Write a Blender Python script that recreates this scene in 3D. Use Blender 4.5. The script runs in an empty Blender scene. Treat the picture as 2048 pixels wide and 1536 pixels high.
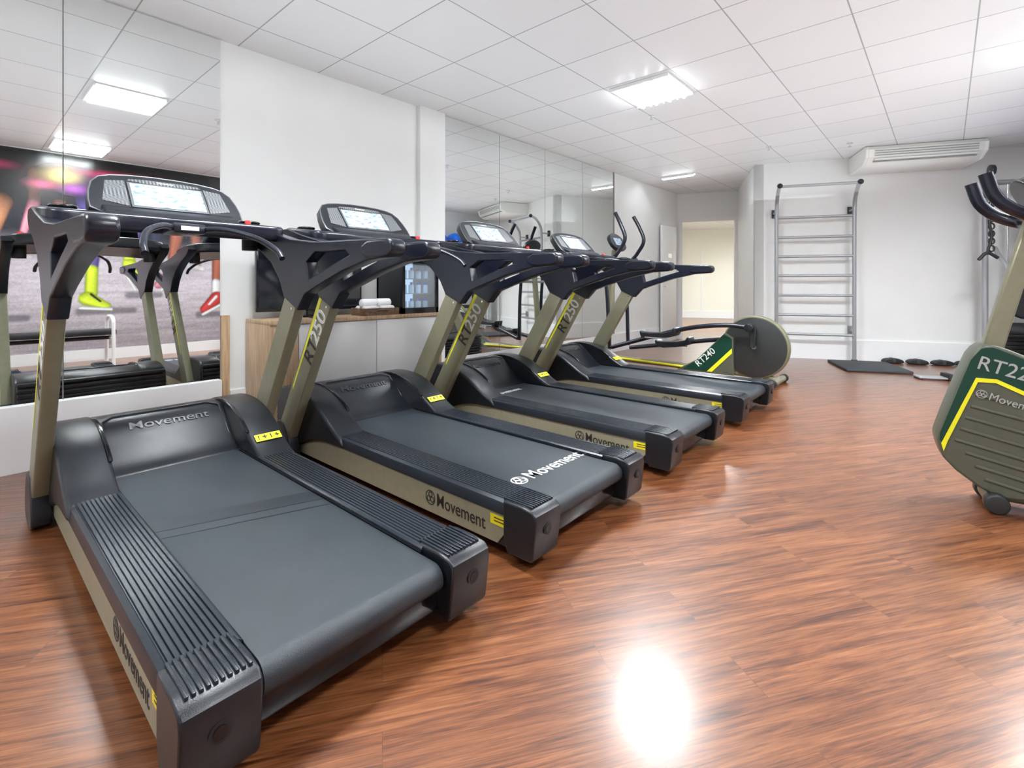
import bpy, bmesh, math, random
import numpy as np
from mathutils import Matrix, Vector
random.seed(3)
scn = bpy.context.scene
COL = scn.collection
CEIL = 2.82

# ------------------------------------------------------------------ materials
MATS = {}
def principled(name, color, rough=0.5, metal=0.0, coat=0.0, bump=0.0, bscale=200.0, var=0.0, vscale=8.0,
               emis=None, estr=0.0, spec=0.5, trans=0.0):
    if name in MATS: return MATS[name]
    m = bpy.data.materials.new(name); m.use_nodes = True
    nt = m.node_tree; b = nt.nodes['Principled BSDF']
    b.inputs['Base Color'].default_value = (*color, 1)
    b.inputs['Roughness'].default_value = rough
    b.inputs['Metallic'].default_value = metal
    b.inputs['Coat Weight'].default_value = coat
    b.inputs['Specular IOR Level'].default_value = spec
    b.inputs['Transmission Weight'].default_value = trans
    if emis:
        b.inputs['Emission Color'].default_value = (*emis, 1)
        b.inputs['Emission Strength'].default_value = estr
    tc = nt.nodes.new('ShaderNodeTexCoord')
    if var > 0:
        n = nt.nodes.new('ShaderNodeTexNoise'); n.inputs['Scale'].default_value = vscale
        n.inputs['Detail'].default_value = 4
        nt.links.new(tc.outputs['Object'], n.inputs['Vector'])
        r = nt.nodes.new('ShaderNodeValToRGB')
        r.color_ramp.elements[0].position = 0.3; r.color_ramp.elements[1].position = 0.7
        r.color_ramp.elements[0].color = (*[c*(1-var) for c in color], 1)
        r.color_ramp.elements[1].color = (*[min(1, c*(1+var)) for c in color], 1)
        nt.links.new(n.outputs['Fac'], r.inputs['Fac'])
        nt.links.new(r.outputs['Color'], b.inputs['Base Color'])
    if bump > 0:
        n2 = nt.nodes.new('ShaderNodeTexNoise'); n2.inputs['Scale'].default_value = bscale
        nt.links.new(tc.outputs['Object'], n2.inputs['Vector'])
        bp = nt.nodes.new('ShaderNodeBump'); bp.inputs['Strength'].default_value = bump
        bp.inputs['Distance'].default_value = 0.002
        nt.links.new(n2.outputs['Fac'], bp.inputs['Height'])
        nt.links.new(bp.outputs['Normal'], b.inputs['Normal'])
    MATS[name] = m
    return m

M_black = principled('black_plastic', (0.010, 0.012, 0.016), 0.30, bump=0.25, bscale=500, var=0.15)
M_blackg = principled('black_gloss', (0.007, 0.008, 0.011), 0.12)
M_rail = principled('rail_plastic', (0.017, 0.022, 0.031), 0.26, bump=0.2, bscale=500)
M_belt = principled('belt_rubber', (0.024, 0.031, 0.039), 0.42, bump=0.5, bscale=700, var=0.12, vscale=5)
M_belt2 = principled('belt_seam_rubber', (0.015, 0.020, 0.027), 0.40, bump=0.3, bscale=700)
M_arm = principled('arm_plastic', (0.007, 0.009, 0.018), 0.27, bump=0.15, bscale=400)
M_khaki = principled('khaki_paint', (0.27, 0.26, 0.175), 0.34, metal=0.3, var=0.05, vscale=30)
M_khakid = principled('khaki_panel', (0.35, 0.34, 0.245), 0.4, metal=0.25, var=0.05, vscale=30)
M_olive = principled('olive_ribbed', (0.095, 0.104, 0.075), 0.36)
M_disc = principled('wheel_disc', (0.026, 0.029, 0.029), 0.38)
M_rimo = principled('wheel_rim_olive', (0.19, 0.19, 0.11), 0.4, metal=0.2)
M_yellow = principled('yellow_paint', (0.90, 0.86, 0.02), 0.4)
M_lab = principled('yellow_label', (0.9, 0.78, 0.02), 0.5)
M_green = principled('dark_green', (0.003, 0.045, 0.028), 0.35)
M_white = principled('white_ink', (0.85, 0.85, 0.85), 0.5)
M_grayink = principled('gray_ink', (0.42, 0.43, 0.42), 0.4)
M_emboss = principled('embossed_plastic', (0.030, 0.034, 0.040), 0.3)
M_darkink = principled('dark_ink', (0.02, 0.02, 0.02), 0.5)
M_chrome = principled('chrome', (0.75, 0.76, 0.78), 0.16, metal=1.0)
M_steel = principled('painted_steel', (0.36, 0.37, 0.39), 0.35, metal=0.35)
M_rim = principled('console_rim', (0.16, 0.17, 0.18), 0.3, metal=0.5)
M_red = principled('red_plastic', (0.6, 0.02, 0.02), 0.35)
M_wall = principled('wall_paint', (0.84, 0.85, 0.84), 0.6, bump=0.05, bscale=60, var=0.015, vscale=2)
M_wallw = principled('white_trim_paint', (0.88, 0.89, 0.90), 0.4, bump=0.03, bscale=60)
M_cream = principled('cream_paint', (0.86, 0.86, 0.77), 0.6)
M_doorw = principled('white_door', (0.88, 0.88, 0.87), 0.4)
M_cab = principled('white_laminate', (0.88, 0.89, 0.90), 0.2)
M_mirror = principled('mirror_silver', (0.89, 0.92, 0.91), 0.015, metal=1.0)
M_seam = principled('mirror_edge', (0.25, 0.30, 0.29), 0.3)
M_acw = principled('ac_plastic', (0.82, 0.82, 0.78), 0.4)
M_acg = principled('ac_slot', (0.30, 0.30, 0.29), 0.5)
M_blue = principled('blue_vinyl', (0.01, 0.16, 0.80), 0.25)
M_tow = principled('towel_cotton', (0.85, 0.85, 0.86), 0.95, bump=1.0, bscale=300)
M_wick = principled('wicker', (0.16, 0.09, 0.05), 0.7, bump=1.0, bscale=120, var=0.5, vscale=90)
M_bottle = principled('bottle_plastic', (0.35, 0.55, 0.75), 0.2)
M_tube = principled('tube_light', (1, 1, 1), 0.5, emis=(0.97, 0.985, 1.0), estr=14)
M_liner_glow = principled('liner_glow', (0.5, 0.7, 0.9), 0.5, emis=(0.45, 0.7, 1.0), estr=0.7)
M_tray = principled('luminaire_tray', (0.9, 0.9, 0.9), 0.35)
M_matf = principled('mat_foam', (0.035, 0.04, 0.045), 0.7, bump=0.4, bscale=200)
M_rub = principled('rubber', (0.012, 0.012, 0.014), 0.6)

def nodes_of(name):
    m = bpy.data.materials.new(name); m.use_nodes = True
    return m, m.node_tree, m.node_tree.nodes['Principled BSDF']

def mk_floor():
    m, nt, b = nodes_of('wood_floor')
    N = nt.nodes.new; L = nt.links.new
    tc = N('ShaderNodeTexCoord'); mp = N('ShaderNodeMapping')
    mp.vector_type = 'POINT'
    mp.inputs['Rotation'].default_value = (0, 0, math.radians(-56))
    L(tc.outputs['Object'], mp.inputs['Vector'])
    br = N('ShaderNodeTexBrick'); br.offset = 0.37; br.squash = 1.0
    br.inputs['Scale'].default_value = 1
    br.inputs['Brick Width'].default_value = 0.95; br.inputs['Row Height'].default_value = 0.15
    br.inputs['Mortar Size'].default_value = 0.0009; br.inputs['Mortar Smooth'].default_value = 0.3
    br.inputs['Color1'].default_value = (0.0, 0, 0, 1); br.inputs['Color2'].default_value = (1, 1, 1, 1)
    br.inputs['Mortar'].default_value = (0.5, 0.5, 0.5, 1)
    L(mp.outputs['Vector'], br.inputs['Vector'])
    def grain(sx, sy, scale, detail, rough, dist):
        sc = N('ShaderNodeVectorMath'); sc.operation = 'MULTIPLY'; sc.inputs[1].default_value = (sx, sy, 1)
        L(mp.outputs['Vector'], sc.inputs[0])
        add = N('ShaderNodeVectorMath'); add.operation = 'ADD'
        mul = N('ShaderNodeVectorMath'); mul.operation = 'SCALE'; mul.inputs['Scale'].default_value = 9.0
        L(br.outputs['Color'], mul.inputs[0]); L(sc.outputs[0], add.inputs[0]); L(mul.outputs[0], add.inputs[1])
        n1 = N('ShaderNodeTexNoise'); n1.inputs['Scale'].default_value = scale; n1.inputs['Detail'].default_value = detail
        n1.inputs['Roughness'].default_value = rough; n1.inputs['Distortion'].default_value = dist
        L(add.outputs[0], n1.inputs['Vector'])
        return n1
    g1 = grain(0.8, 10, 1.5, 6, 0.6, 1.8)
    g2 = grain(1.8, 40, 1.5, 7, 0.70, 1.1)
    g3 = grain(6, 190, 1.6, 3, 0.6, 0.0)
    a1 = N('ShaderNodeMath'); a1.operation = 'MULTIPLY_ADD'; a1.inputs[1].default_value = 0.42; a1.inputs[2].default_value = -0.055
    a2 = N('ShaderNodeMath'); a2.operation = 'MULTIPLY_ADD'; a2.inputs[1].default_value = 0.46
    a3 = N('ShaderNodeMath'); a3.operation = 'MULTIPLY_ADD'; a3.inputs[1].default_value = 0.24
    L(g1.outputs['Fac'], a1.inputs[0]); L(g2.outputs['Fac'], a2.inputs[0]); L(a1.outputs[0], a2.inputs[2])
    L(g3.outputs['Fac'], a3.inputs[0]); L(a2.outputs[0], a3.inputs[2])
    r = N('ShaderNodeValToRGB'); cr = r.color_ramp
    cr.elements[0].position = 0.37; cr.elements[0].color = (0.036, 0.0085, 0.0025, 1)
    cr.elements[1].position = 0.67; cr.elements[1].color = (0.34, 0.150, 0.062, 1)
    e = cr.elements.new(0.445); e.color = (0.105, 0.030, 0.0095, 1)
    e = cr.elements.new(0.515); e.color = (0.180, 0.060, 0.020, 1)
    e = cr.elements.new(0.59); e.color = (0.250, 0.094, 0.034, 1)
    L(a3.outputs[0], r.inputs['Fac'])
    hv = N('ShaderNodeHueSaturation')
    mr = N('ShaderNodeMapRange'); mr.inputs['To Min'].default_value = 0.92; mr.inputs['To Max'].default_value = 1.08
    L(br.outputs['Color'], mr.inputs['Value']); L(mr.outputs[0], hv.inputs['Value']); L(r.outputs['Color'], hv.inputs['Color'])
    dk = N('ShaderNodeMix'); dk.data_type = 'RGBA'; dk.inputs['B'].default_value = (0.04, 0.012, 0.005, 1)
    fm = N('ShaderNodeMath'); fm.operation = 'MULTIPLY'; fm.inputs[1].default_value = 0.5
    L(br.outputs['Fac'], fm.inputs[0]); L(fm.outputs[0], dk.inputs['Factor']); L(hv.outputs['Color'], dk.inputs['A'])
    L(dk.outputs['Result'], b.inputs['Base Color'])
    b.inputs['Roughness'].default_value = 0.36
    b.inputs['Coat Weight'].default_value = 0.6; b.inputs['Coat Roughness'].default_value = 0.21
    bp = N('ShaderNodeBump'); bp.inputs['Strength'].default_value = 0.08; bp.inputs['Distance'].default_value = 0.002
    L(g2.outputs['Fac'], bp.inputs['Height']); L(bp.outputs['Normal'], b.inputs['Normal'])
    return m
M_floor = mk_floor()

def mk_ceiling():
    m, nt, b = nodes_of('ceiling_tiles')
    N = nt.nodes.new; L = nt.links.new
    tc = N('ShaderNodeTexCoord'); mp = N('ShaderNodeMapping')
    mp.inputs['Location'].default_value = (1.70 + 6.2, -1.41 + 6.2, 0)
    L(tc.outputs['Object'], mp.inputs['Vector'])
    br = N('ShaderNodeTexBrick'); br.offset = 0.0; br.squash = 1.0
    br.inputs['Scale'].default_value = 1
    br.inputs['Brick Width'].default_value = 0.62; br.inputs['Row Height'].default_value = 0.62
    br.inputs['Mortar Size'].default_value = 0.0050; br.inputs['Mortar Smooth'].default_value = 0.3
    br.inputs['Color1'].default_value = (0.81, 0.815, 0.82, 1); br.inputs['Color2'].default_value = (0.85, 0.855, 0.86, 1)
    br.inputs['Mortar'].default_value = (0.36, 0.37, 0.37, 1)
    L(mp.outputs['Vector'], br.inputs['Vector'])
    L(br.outputs['Color'], b.inputs['Base Color'])
    b.inputs['Roughness'].default_value = 0.38
    n = N('ShaderNodeTexNoise'); n.inputs['Scale'].default_value = 30
    L(tc.outputs['Object'], n.inputs['Vector'])
    bp = N('ShaderNodeBump'); bp.inputs['Strength'].default_value = 0.15; bp.inputs['Distance'].default_value = 0.003
    L(n.outputs['Fac'], bp.inputs['Height']); L(bp.outputs['Normal'], b.inputs['Normal'])
    return m
M_ceil = mk_ceiling()

def mk_wood(name, c1, c2):
    m, nt, b = nodes_of(name)
    N = nt.nodes.new; L = nt.links.new
    tc = N('ShaderNodeTexCoord'); sc = N('ShaderNodeMapping'); sc.inputs['Scale'].default_value = (30, 30, 2)
    L(tc.outputs['Object'], sc.inputs['Vector'])
    n = N('ShaderNodeTexNoise'); n.inputs['Scale'].default_value = 2; n.inputs['Detail'].default_value = 5
    L(sc.outputs[0], n.inputs['Vector'])
    r = N('ShaderNodeValToRGB'); r.color_ramp.elements[0].position = 0.3; r.color_ramp.elements[1].position = 0.7
    r.color_ramp.elements[0].color = (*c1, 1); r.color_ramp.elements[1].color = (*c2, 1)
    L(n.outputs['Fac'], r.inputs['Fac']); L(r.outputs['Color'], b.inputs['Base Color'])
    b.inputs['Roughness'].default_value = 0.35
    return m
M_wood = mk_wood('oak_laminate', (0.42, 0.27, 0.15), (0.66, 0.48, 0.31))

def mk_carbon():
    m, nt, b = nodes_of('carbon_pattern')
    N = nt.nodes.new; L = nt.links.new
    tc = N('ShaderNodeTexCoord'); ck = N('ShaderNodeTexChecker'); ck.inputs['Scale'].default_value = 140
    ck.inputs['Color1'].default_value = (0.05, 0.055, 0.06, 1); ck.inputs['Color2'].default_value = (0.20, 0.21, 0.22, 1)
    L(tc.outputs['Object'], ck.inputs['Vector']); L(ck.outputs['Color'], b.inputs['Base Color'])
    b.inputs['Roughness'].default_value = 0.35
    return m
M_carbon = mk_carbon()

def mk_screen():
    m, nt, b = nodes_of('lcd_screen')
    N = nt.nodes.new; L = nt.links.new
    tc = N('ShaderNodeTexCoord'); mp = N('ShaderNodeMapping'); mp.inputs['Scale'].default_value = (10, 14, 34)
    L(tc.outputs['Object'], mp.inputs['Vector'])
    n = N('ShaderNodeTexNoise'); n.inputs['Scale'].default_value = 2; n.inputs['Detail'].default_value = 1
    L(mp.outputs[0], n.inputs['Vector'])
    r = N('ShaderNodeValToRGB'); r.color_ramp.interpolation = 'LINEAR'
    r.color_ramp.elements[0].position = 0.34; r.color_ramp.elements[0].color = (0.12, 0.19, 0.32, 1)
    r.color_ramp.elements[1].position = 0.56; r.color_ramp.elements[1].color = (0.36, 0.42, 0.50, 1)
    L(n.outputs['Fac'], r.inputs['Fac']); L(r.outputs['Color'], b.inputs['Base Color'])
    L(r.outputs['Color'], b.inputs['Emission Color']); b.inputs['Emission Strength'].default_value = 0.45
    b.inputs['Roughness'].default_value = 0.45; b.inputs['Specular IOR Level'].default_value = 0.25
    return m
M_screen = mk_screen()

# ------------------------------------------------------------------ geometry helpers
def finish(name, me, mat, parent=None, smooth=35):
    if mat is not None and len(me.materials) == 0: me.materials.append(mat)
    if smooth:
        for p in me.polygons: p.use_smooth = True
        me.set_sharp_from_angle(angle=math.radians(smooth))
    o = bpy.data.objects.new(name, me); COL.objects.link(o)
    if parent is not None: o.parent = parent
    return o

def empty(name, loc, rz=0.0, label=None, cat=None, group=None):
    o = bpy.data.objects.new(name, None); COL.objects.link(o)
    o.location = loc; o.rotation_euler = (0, 0, rz); o.empty_display_size = 0.1
    if label: o['label'] = label
    if cat: o['category'] = cat
    if group: o['group'] = group
    return o

def tag(o, label=None, cat=None, group=None, kind=None):
    if label: o['label'] = label
    if cat: o['category'] = cat
    if group: o['group'] = group
    if kind: o['kind'] = kind
    return o

def box(name, lo, hi, mat, parent=None, bev=0.0, seg=2):
    bm = bmesh.new(); bmesh.ops.create_cube(bm, size=1)
    for v in bm.verts:
        v.co = Vector([(lo[i] + hi[i]) / 2 + v.co[i] * (hi[i] - lo[i]) for i in range(3)])
    if bev > 0:
        bmesh.ops.bevel(bm, geom=bm.edges[:], offset=bev, segments=seg, affect='EDGES', profile=0.5)
    me = bpy.data.meshes.new(name); bm.to_mesh(me); bm.free()
    return finish(name, me, mat, parent, 35 if bev else 0)

def chaikin(pts, n=2):
    for _ in range(n):
        out = []
        for i in range(len(pts)):
            a = pts[i]; b = pts[(i + 1) % len(pts)]
            out.append((a[0]*.75+b[0]*.25, a[1]*.75+b[1]*.25)); out.append((a[0]*.25+b[0]*.75, a[1]*.25+b[1]*.75))
        pts = out
    return pts

def curve_to_mesh(cu):
    o = bpy.data.objects.new('tmp', cu); COL.objects.link(o)
    dg = bpy.context.evaluated_depsgraph_get(); dg.update()
    me = bpy.data.meshes.new_from_object(o.evaluated_get(dg))
    bpy.data.objects.remove(o); bpy.data.curves.remove(cu)
    return me

def prism_mesh(outer, a0, a1, axis='Y', bev=0.004, holes=()):
    cu = bpy.data.curves.new('c', 'CURVE'); cu.dimensions = '2D'; cu.fill_mode = 'BOTH'
    th = abs(a1 - a0) / 2
    bev = min(bev, th * 0.9)
    cu.extrude = th - bev; cu.bevel_depth = bev; cu.bevel_resolution = 2; cu.offset = -bev
    for lp in [outer] + list(holes):
        sp = cu.splines.new('POLY'); sp.points.add(len(lp) - 1)
        for i, p in enumerate(lp): sp.points[i].co = (p[0], p[1], 0, 1)
        sp.use_cyclic_u = True
    me = curve_to_mesh(cu); mid = (a0 + a1) / 2
    for v in me.vertices:
        x, y, z = v.co
        if axis == 'Y': v.co = (x, mid - z, y)
        elif axis == 'X': v.co = (mid + z, x, y)
        else: v.co = (x, y, mid + z)
    me.materials.clear()
    return me

def prism(name, outer, a0, a1, mat, parent=None, axis='Y', bev=0.004, holes=(), sm=35):
    return finish(name, prism_mesh(outer, a0, a1, axis, bev, holes), mat, parent, sm)

def tube(name, pts, r, mat, parent=None, smooth=True, cyclic=False):
    cu = bpy.data.curves.new('c', 'CURVE'); cu.dimensions = '3D'; cu.bevel_depth = r; cu.bevel_resolution = 5
    cu.use_fill_caps = True
    if smooth and len(pts) > 2:
        P = [Vector(p) for p in pts]; out = []; n = len(P)
        rng = range(n if cyclic else n - 1)
        for i in rng:
            p0 = P[(i-1) % n] if (cyclic or i > 0) else P[0]*2 - P[1]
            p1 = P[i]; p2 = P[(i+1) % n]
            p3 = P[(i+2) % n] if (cyclic or i + 2 < n) else P[-1]*2 - P[-2]
            for k in range(6):
                t = k / 6
                out.append(0.5*((2*p1)+(-p0+p2)*t+(2*p0-5*p1+4*p2-p3)*t*t+(-p0+3*p1-3*p2+p3)*t**3))
        if not cyclic: out.append(P[-1])
        pts = out
    sp = cu.splines.new('POLY'); sp.points.add(len(pts) - 1)
    for i, p in enumerate(pts): sp.points[i].co = (p[0], p[1], p[2], 1)
    sp.use_cyclic_u = cyclic
    me = curve_to_mesh(cu); me.materials.clear()
    return finish(name, me, mat, parent, 50)

def cyl(name, p0, p1, r, mat, parent=None, seg=32, bev=0.0):
    p0 = Vector(p0); p1 = Vector(p1); d = p1 - p0; L = d.length
    bm = bmesh.new(); bmesh.ops.create_cone(bm, cap_ends=True, segments=seg, radius1=r, radius2=r, depth=L)
    if bev:
        es = [e for e in bm.edges if abs(e.verts[0].co.z - e.verts[1].co.z) < 1e-6]
        bmesh.ops.bevel(bm, geom=es, offset=bev, segments=3, affect='EDGES', profile=0.5)
    q = Vector((0, 0, 1)).rotation_difference(d.normalized())
    bm.transform(Matrix.Translation((p0 + p1) / 2) @ q.to_matrix().to_4x4())
    me = bpy.data.meshes.new(name); bm.to_mesh(me); bm.free()
    return finish(name, me, mat, parent, 40)

def sphere(name, c, r, mat, parent=None, scale=(1, 1, 1)):
    bm = bmesh.new(); bmesh.ops.create_uvsphere(bm, u_segments=32, v_segments=20, radius=r)
    for v in bm.verts: v.co = Vector((v.co.x*scale[0], v.co.y*scale[1], v.co.z*scale[2])) + Vector(c)
    me = bpy.data.meshes.new(name); bm.to_mesh(me); bm.free()
    return finish(name, me, mat, parent, 60)

def join(name, objs, parent=None):
    bm = bmesh.new(); mats = []
    for o in objs:
        tmp = o.data.copy(); tmp.transform(o.matrix_local)
        idx = {}
        for i, m in enumerate(o.data.materials):
            if m not in mats: mats.append(m)
            idx[i] = mats.index(m)
        for p in tmp.polygons: p.material_index = idx.get(p.material_index, 0)
        bm.from_mesh(tmp); bpy.data.meshes.remove(tmp)
    me = bpy.data.meshes.new(name); bm.to_mesh(me); bm.free()
    for m in mats: me.materials.append(m)
    for o in objs: bpy.data.objects.remove(o)
    n = bpy.data.objects.new(name, me); COL.objects.link(n)
    if parent is not None: n.parent = parent
    return n

def frame(origin, xd, yd):
    x = Vector(xd).normalized(); y = Vector(yd).normalized(); z = x.cross(y)
    m = Matrix((x, y, z)).transposed().to_4x4(); m.translation = Vector(origin)
    return m

def text(name, s, size, mat, mtx, parent=None, align='LEFT', sx=1.0, shear=0.0, bold=0.0, ext=0.0006):
    cu = bpy.data.curves.new('t', 'FONT'); cu.body = s; cu.size = size; cu.align_x = align
    cu.extrude = ext; cu.shear = shear; cu.offset = bold; cu.align_y = 'CENTER'
    o = bpy.data.objects.new('tmp', cu); COL.objects.link(o)
    dg = bpy.context.evaluated_depsgraph_get(); dg.update()
    me = bpy.data.meshes.new_from_object(o.evaluated_get(dg))
    bpy.data.objects.remove(o); bpy.data.curves.remove(cu); me.materials.clear()
    for v in me.vertices: v.co.x *= sx
    me.transform(mtx)
    return finish(name, me, mat, parent, 0)

def emblem(name, r, mat, mtx, parent=None):
    objs = []
    def ring(cx, cy, r1, r2):
        n = 28
        out = [(cx+r1*math.cos(2*math.pi*i/n), cy+r1*math.sin(2*math.pi*i/n)) for i in range(n)]
        inn = [(cx+r2*math.cos(2*math.pi*i/n), cy+r2*math.sin(2*math.pi*i/n)) for i in range(n)]
        objs.append(prism('r', out, -0.0005, 0.0005, mat, axis='Z', bev=0.0, holes=[inn], sm=0))
    ring(0, 0, r, r*0.86)
    for k in range(3):
        a = math.pi/2 + k*2*math.pi/3
        ring(r*0.42*math.cos(a), r*0.42*math.sin(a), r*0.40, r*0.27)
    o = join(name, objs, parent); o.data.transform(mtx)
    return o

def dup_tree(root, loc, rz=None):
    def cp(o, par):
        c = o.copy(); COL.objects.link(c)
        if par is not None: c.parent = par
        for ch in list(o.children): cp(ch, c)
        return c
    n = cp(root, None); n.location = loc
    if rz is not None: n.rotation_euler = (0, 0, rz)
    return n

# ------------------------------------------------------------------ room shell
def wall(name, p0, p1, z0, z1, th, mat):
    p0 = Vector(p0); p1 = Vector(p1); d = (p1 - p0).normalized(); n = Vector((-d.y, d.x)) * th
    q = [p0, p1, p1 + n, p0 + n]
    vs = [(a.x, a.y, z0) for a in q] + [(a.x, a.y, z1) for a in q]
    me = bpy.data.meshes.new(name)
    me.from_pydata(vs, [], [(0,3,2,1),(4,5,6,7),(0,1,5,4),(1,2,6,5),(2,3,7,6),(3,0,4,7)])
    me.update()
    bm = bmesh.new(); bm.from_mesh(me); bmesh.ops.recalc_face_normals(bm, faces=bm.faces[:]); bm.to_mesh(me); bm.free()
    o = finish(name, me, mat, None, 0); o['kind'] = 'structure'
    return o

XL = -3.94; XR = 1.10; YN = -1.9
ev = Vector((0.9203, 0.3912)); nv = Vector((-0.3912, 0.9203))
C = Vector((-2.12, 7.84)); RZ = math.atan2(ev.y, ev.x)
B = C + nv * 2.13
tA = (B.x - XL) / ev.x; A = B - ev * tA
Cr = C + ev * ((XR - C.x) / ev.x)

tag(box('floor', (-8.5, YN-0.1, -0.1), (2.4, 17.5, 0), M_floor), kind='structure')
tag(box('ceiling', (-8.5, YN-0.1, CEIL), (2.4, 17.5, CEIL+0.1), M_ceil), kind='structure')
wall('wall_left', (XL, YN), (XL, A.y), 0, CEIL, 0.12, M_wall)
wall('wall_right', (XR, Cr.y), (XR, YN), 0, CEIL, 0.12, M_wall)
wall('wall_near', (XR, YN), (XL, YN), 0, CEIL, 0.12, M_wall)
wall('wall_back', C, Cr, 0, CEIL, 0.12, M_wall)
wall('wall_corridor', B, C, 0, CEIL, 0.12, M_wall)
tj0 = 0.09; tj1 = tA - 0.05
DH = 2.28
wall('wall_passage_lintel', A, B, DH, CEIL, 0.12, M_wall)
wall('wall_passage_jamb', A, A + ev*tj0, 0, DH, 0.12, M_wall)
wall('wall_passage_side', A + ev*tj1, B, 0, DH, 0.12, M_wall)
wall('trim_1', A + ev*(tj0-0.06) - nv*0.02, A + ev*tj0 - nv*0.02, 0, DH+0.06, 0.03, M_doorw)
wall('trim_2', A + ev*tj1 - nv*0.02, A + ev*(tj1+0.05) - nv*0.02, 0, DH+0.06, 0.03, M_doorw)
wall('trim_3', A + ev*tj0 - nv*0.02, A + ev*tj1 - nv*0.02, DH, DH+0.06, 0.03, M_doorw)
P0 = A + nv*0.12
wall('wall_beyond_left', P0 - ev*0.3, P0 - ev*0.3 + nv*6.6, 0, CEIL, 0.1, M_cream)
wall('wall_beyond_back', P0 - ev*0.4 + nv*6.6, P0 + ev*2.6 + nv*6.6, 0, CEIL, 0.1, M_cream)
wall('wall_beyond_right', P0 + ev*2.5 + nv*6.6, P0 + ev*2.5 + nv*0.0, 0, CEIL, 0.1, M_cream)
wall('baseboard_beyond', P0 - ev*0.3 + nv*6.58, P0 + ev*2.5 + nv*6.58, 0, 0.22, 0.02, M_wallw)
wall('trim_4', P0 + ev*0.75 + nv*6.57, P0 + ev*0.80 + nv*6.57, 0, 2.2, 0.02, M_wallw)
wall('trim_5', (XL+0.05, 3.06), (XL+0.05, 3.38), 0, CEIL, 0.05, M_wall)
wall('baseboard_left', (XL+0.05, YN), (XL+0.05, 1.285), 0, 0.37, 0.05, M_wallw)
wall('baseboard_left_middle', (XL+0.02, 1.35), (XL+0.02, 3.06), 0, 0.28, 0.02, M_wallw)
wall('baseboard_left_far', (XL+0.03, 3.385), (XL+0.03, 8.5), 0, 0.28, 0.03, M_wallw)
wall('baseboard_back', C - nv*0.02, Cr - nv*0.02, 0, 0.28, 0.02, M_wallw)
wall('baseboard_corridor', B - ev*0.02 , C - ev*0.02, 0, 0.28, 0.02, M_wallw)
wall('baseboard_right', (XR-0.02, Cr.y-0.05), (XR-0.02, YN), 0, 0.15, 0.02, M_wallw)

# open door leaf standing near the left wall
d = box('door_1', (XL+0.05, 8.50, 0.01), (XL+0.09, 9.12, 2.14), M_doorw, bev=0.003); d['kind'] = 'structure'
cyl('door_handle', (XL+0.09, 8.58, 1.02), (XL+0.14, 8.58, 1.02), 0.012, M_chrome, d)

def mirror(y0, y1, z0, label):
    o = box('wall_mirror', (XL+0.004, y0, z0), (XL+0.012, y1, CEIL-0.01), M_mirror)
    o.data.materials.append(M_seam)
    for p in o.data.polygons:
        if abs(p.normal.x) < 0.5: p.material_index = 1
    tag(o, label, 'mirror', 'wall mirror panels')
G = 0.006
for y0, y1 in ((-1.26, -0.405), (-0.405+G, 0.44), (0.44+G, 1.285)):
    mirror(y0, y1, 0.37, 'tall frameless mirror panel above white ledge behind treadmills')
for y0, y1 in ((3.386, 4.244), (4.244+G, 5.12), (5.12+G, 6.0), (6.0+G, 6.88)):
    mirror(y0, y1, 0.285, 'tall frameless mirror panel between column and corridor')
tag(box('trim_6', (XL, 6.885, 0.28), (XL+0.02, 6.91, CEIL), M_acg), kind='structure')
tag(box('trim_7', (XL, 1.29, 0.0), (XL+0.025, 1.345, 0.83), M_wood), kind='structure')

# ------------------------------------------------------------------ luminaires
def arealight(name, loc, sx, sy, power, parent=None, up=False, color=(0.92, 0.97, 1.0)):
    ld = bpy.data.lights.new(name, 'AREA'); ld.shape = 'RECTANGLE'; ld.size = sx; ld.size_y = sy
    ld.energy = power; ld.color = color
    o = bpy.data.objects.new(name, ld); COL.objects.link(o); o.location = loc
    if up: o.rotation_euler = (math.pi, 0, 0)
    if parent is not None: o.parent = parent
    return o

def luminaire(cx, cy, label, power=70, sy=1.0):
    e = empty('ceiling_light', (cx, cy, CEIL), label=label, cat='ceiling light', group='recessed fluorescent luminaires')
    h = 0.275; hy = h*sy
    box('tray', (-h, -hy, -0.012), (h, hy, -0.002), M_tray, e)
    box('rim', (-h, -hy, -0.03), (h, -hy+0.015, -0.012), M_tray, e)
    box('rim', (-h, hy-0.015, -0.03), (h, hy, -0.012), M_tray, e)
    if sy == 1.0:
        for k in range(4):
            x = -0.20 + 0.1333*k
            cyl('tube', (x, -0.25, -0.040), (x, 0.25, -0.040), 0.016, M_tube, e, seg=12)
        for k in range(3):
            x = -0.1333 + 0.1333*k
            box('reflector_fin', (x-0.004, -0.26, -0.05), (x+0.004, 0.26, -0.012), M_tray, e)
    else:
        cyl('tube', (-0.25, 0, -0.036), (0.25, 0, -0.036), 0.010, M_tube, e, seg=12)
    arealight('lamp', (0, 0, -0.018), 0.50, 0.50*sy, power, e)
    return e
for cx, cy, pw in ((-2.01, 1.10, 96), (-2.01, 4.21, 112), (0.47, 1.10, 62), (0.78, 3.59, 100), (0.78, 5.35, 140), (-2.01, -0.76, 50)):  # the strongest entry is an unseen light added to brighten the back wall
    luminaire(cx, cy, 'square recessed ceiling light with four fluorescent tubes', pw)
luminaire(-3.25, 7.75, 'slim ceiling light at the corridor mouth', 34, 0.10)
pb = P0 + ev*0.9 + nv*3.2
luminaire(pb.x, pb.y, 'square ceiling light in the room beyond the doorway', 260)
arealight('ceiling_fill', (-1.45, 3.4, 2.30), 4.4, 9.6, 50, None, True, (0.86, 0.94, 1.0))  # added fill without a fixture, aimed up to brighten the ceiling

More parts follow.
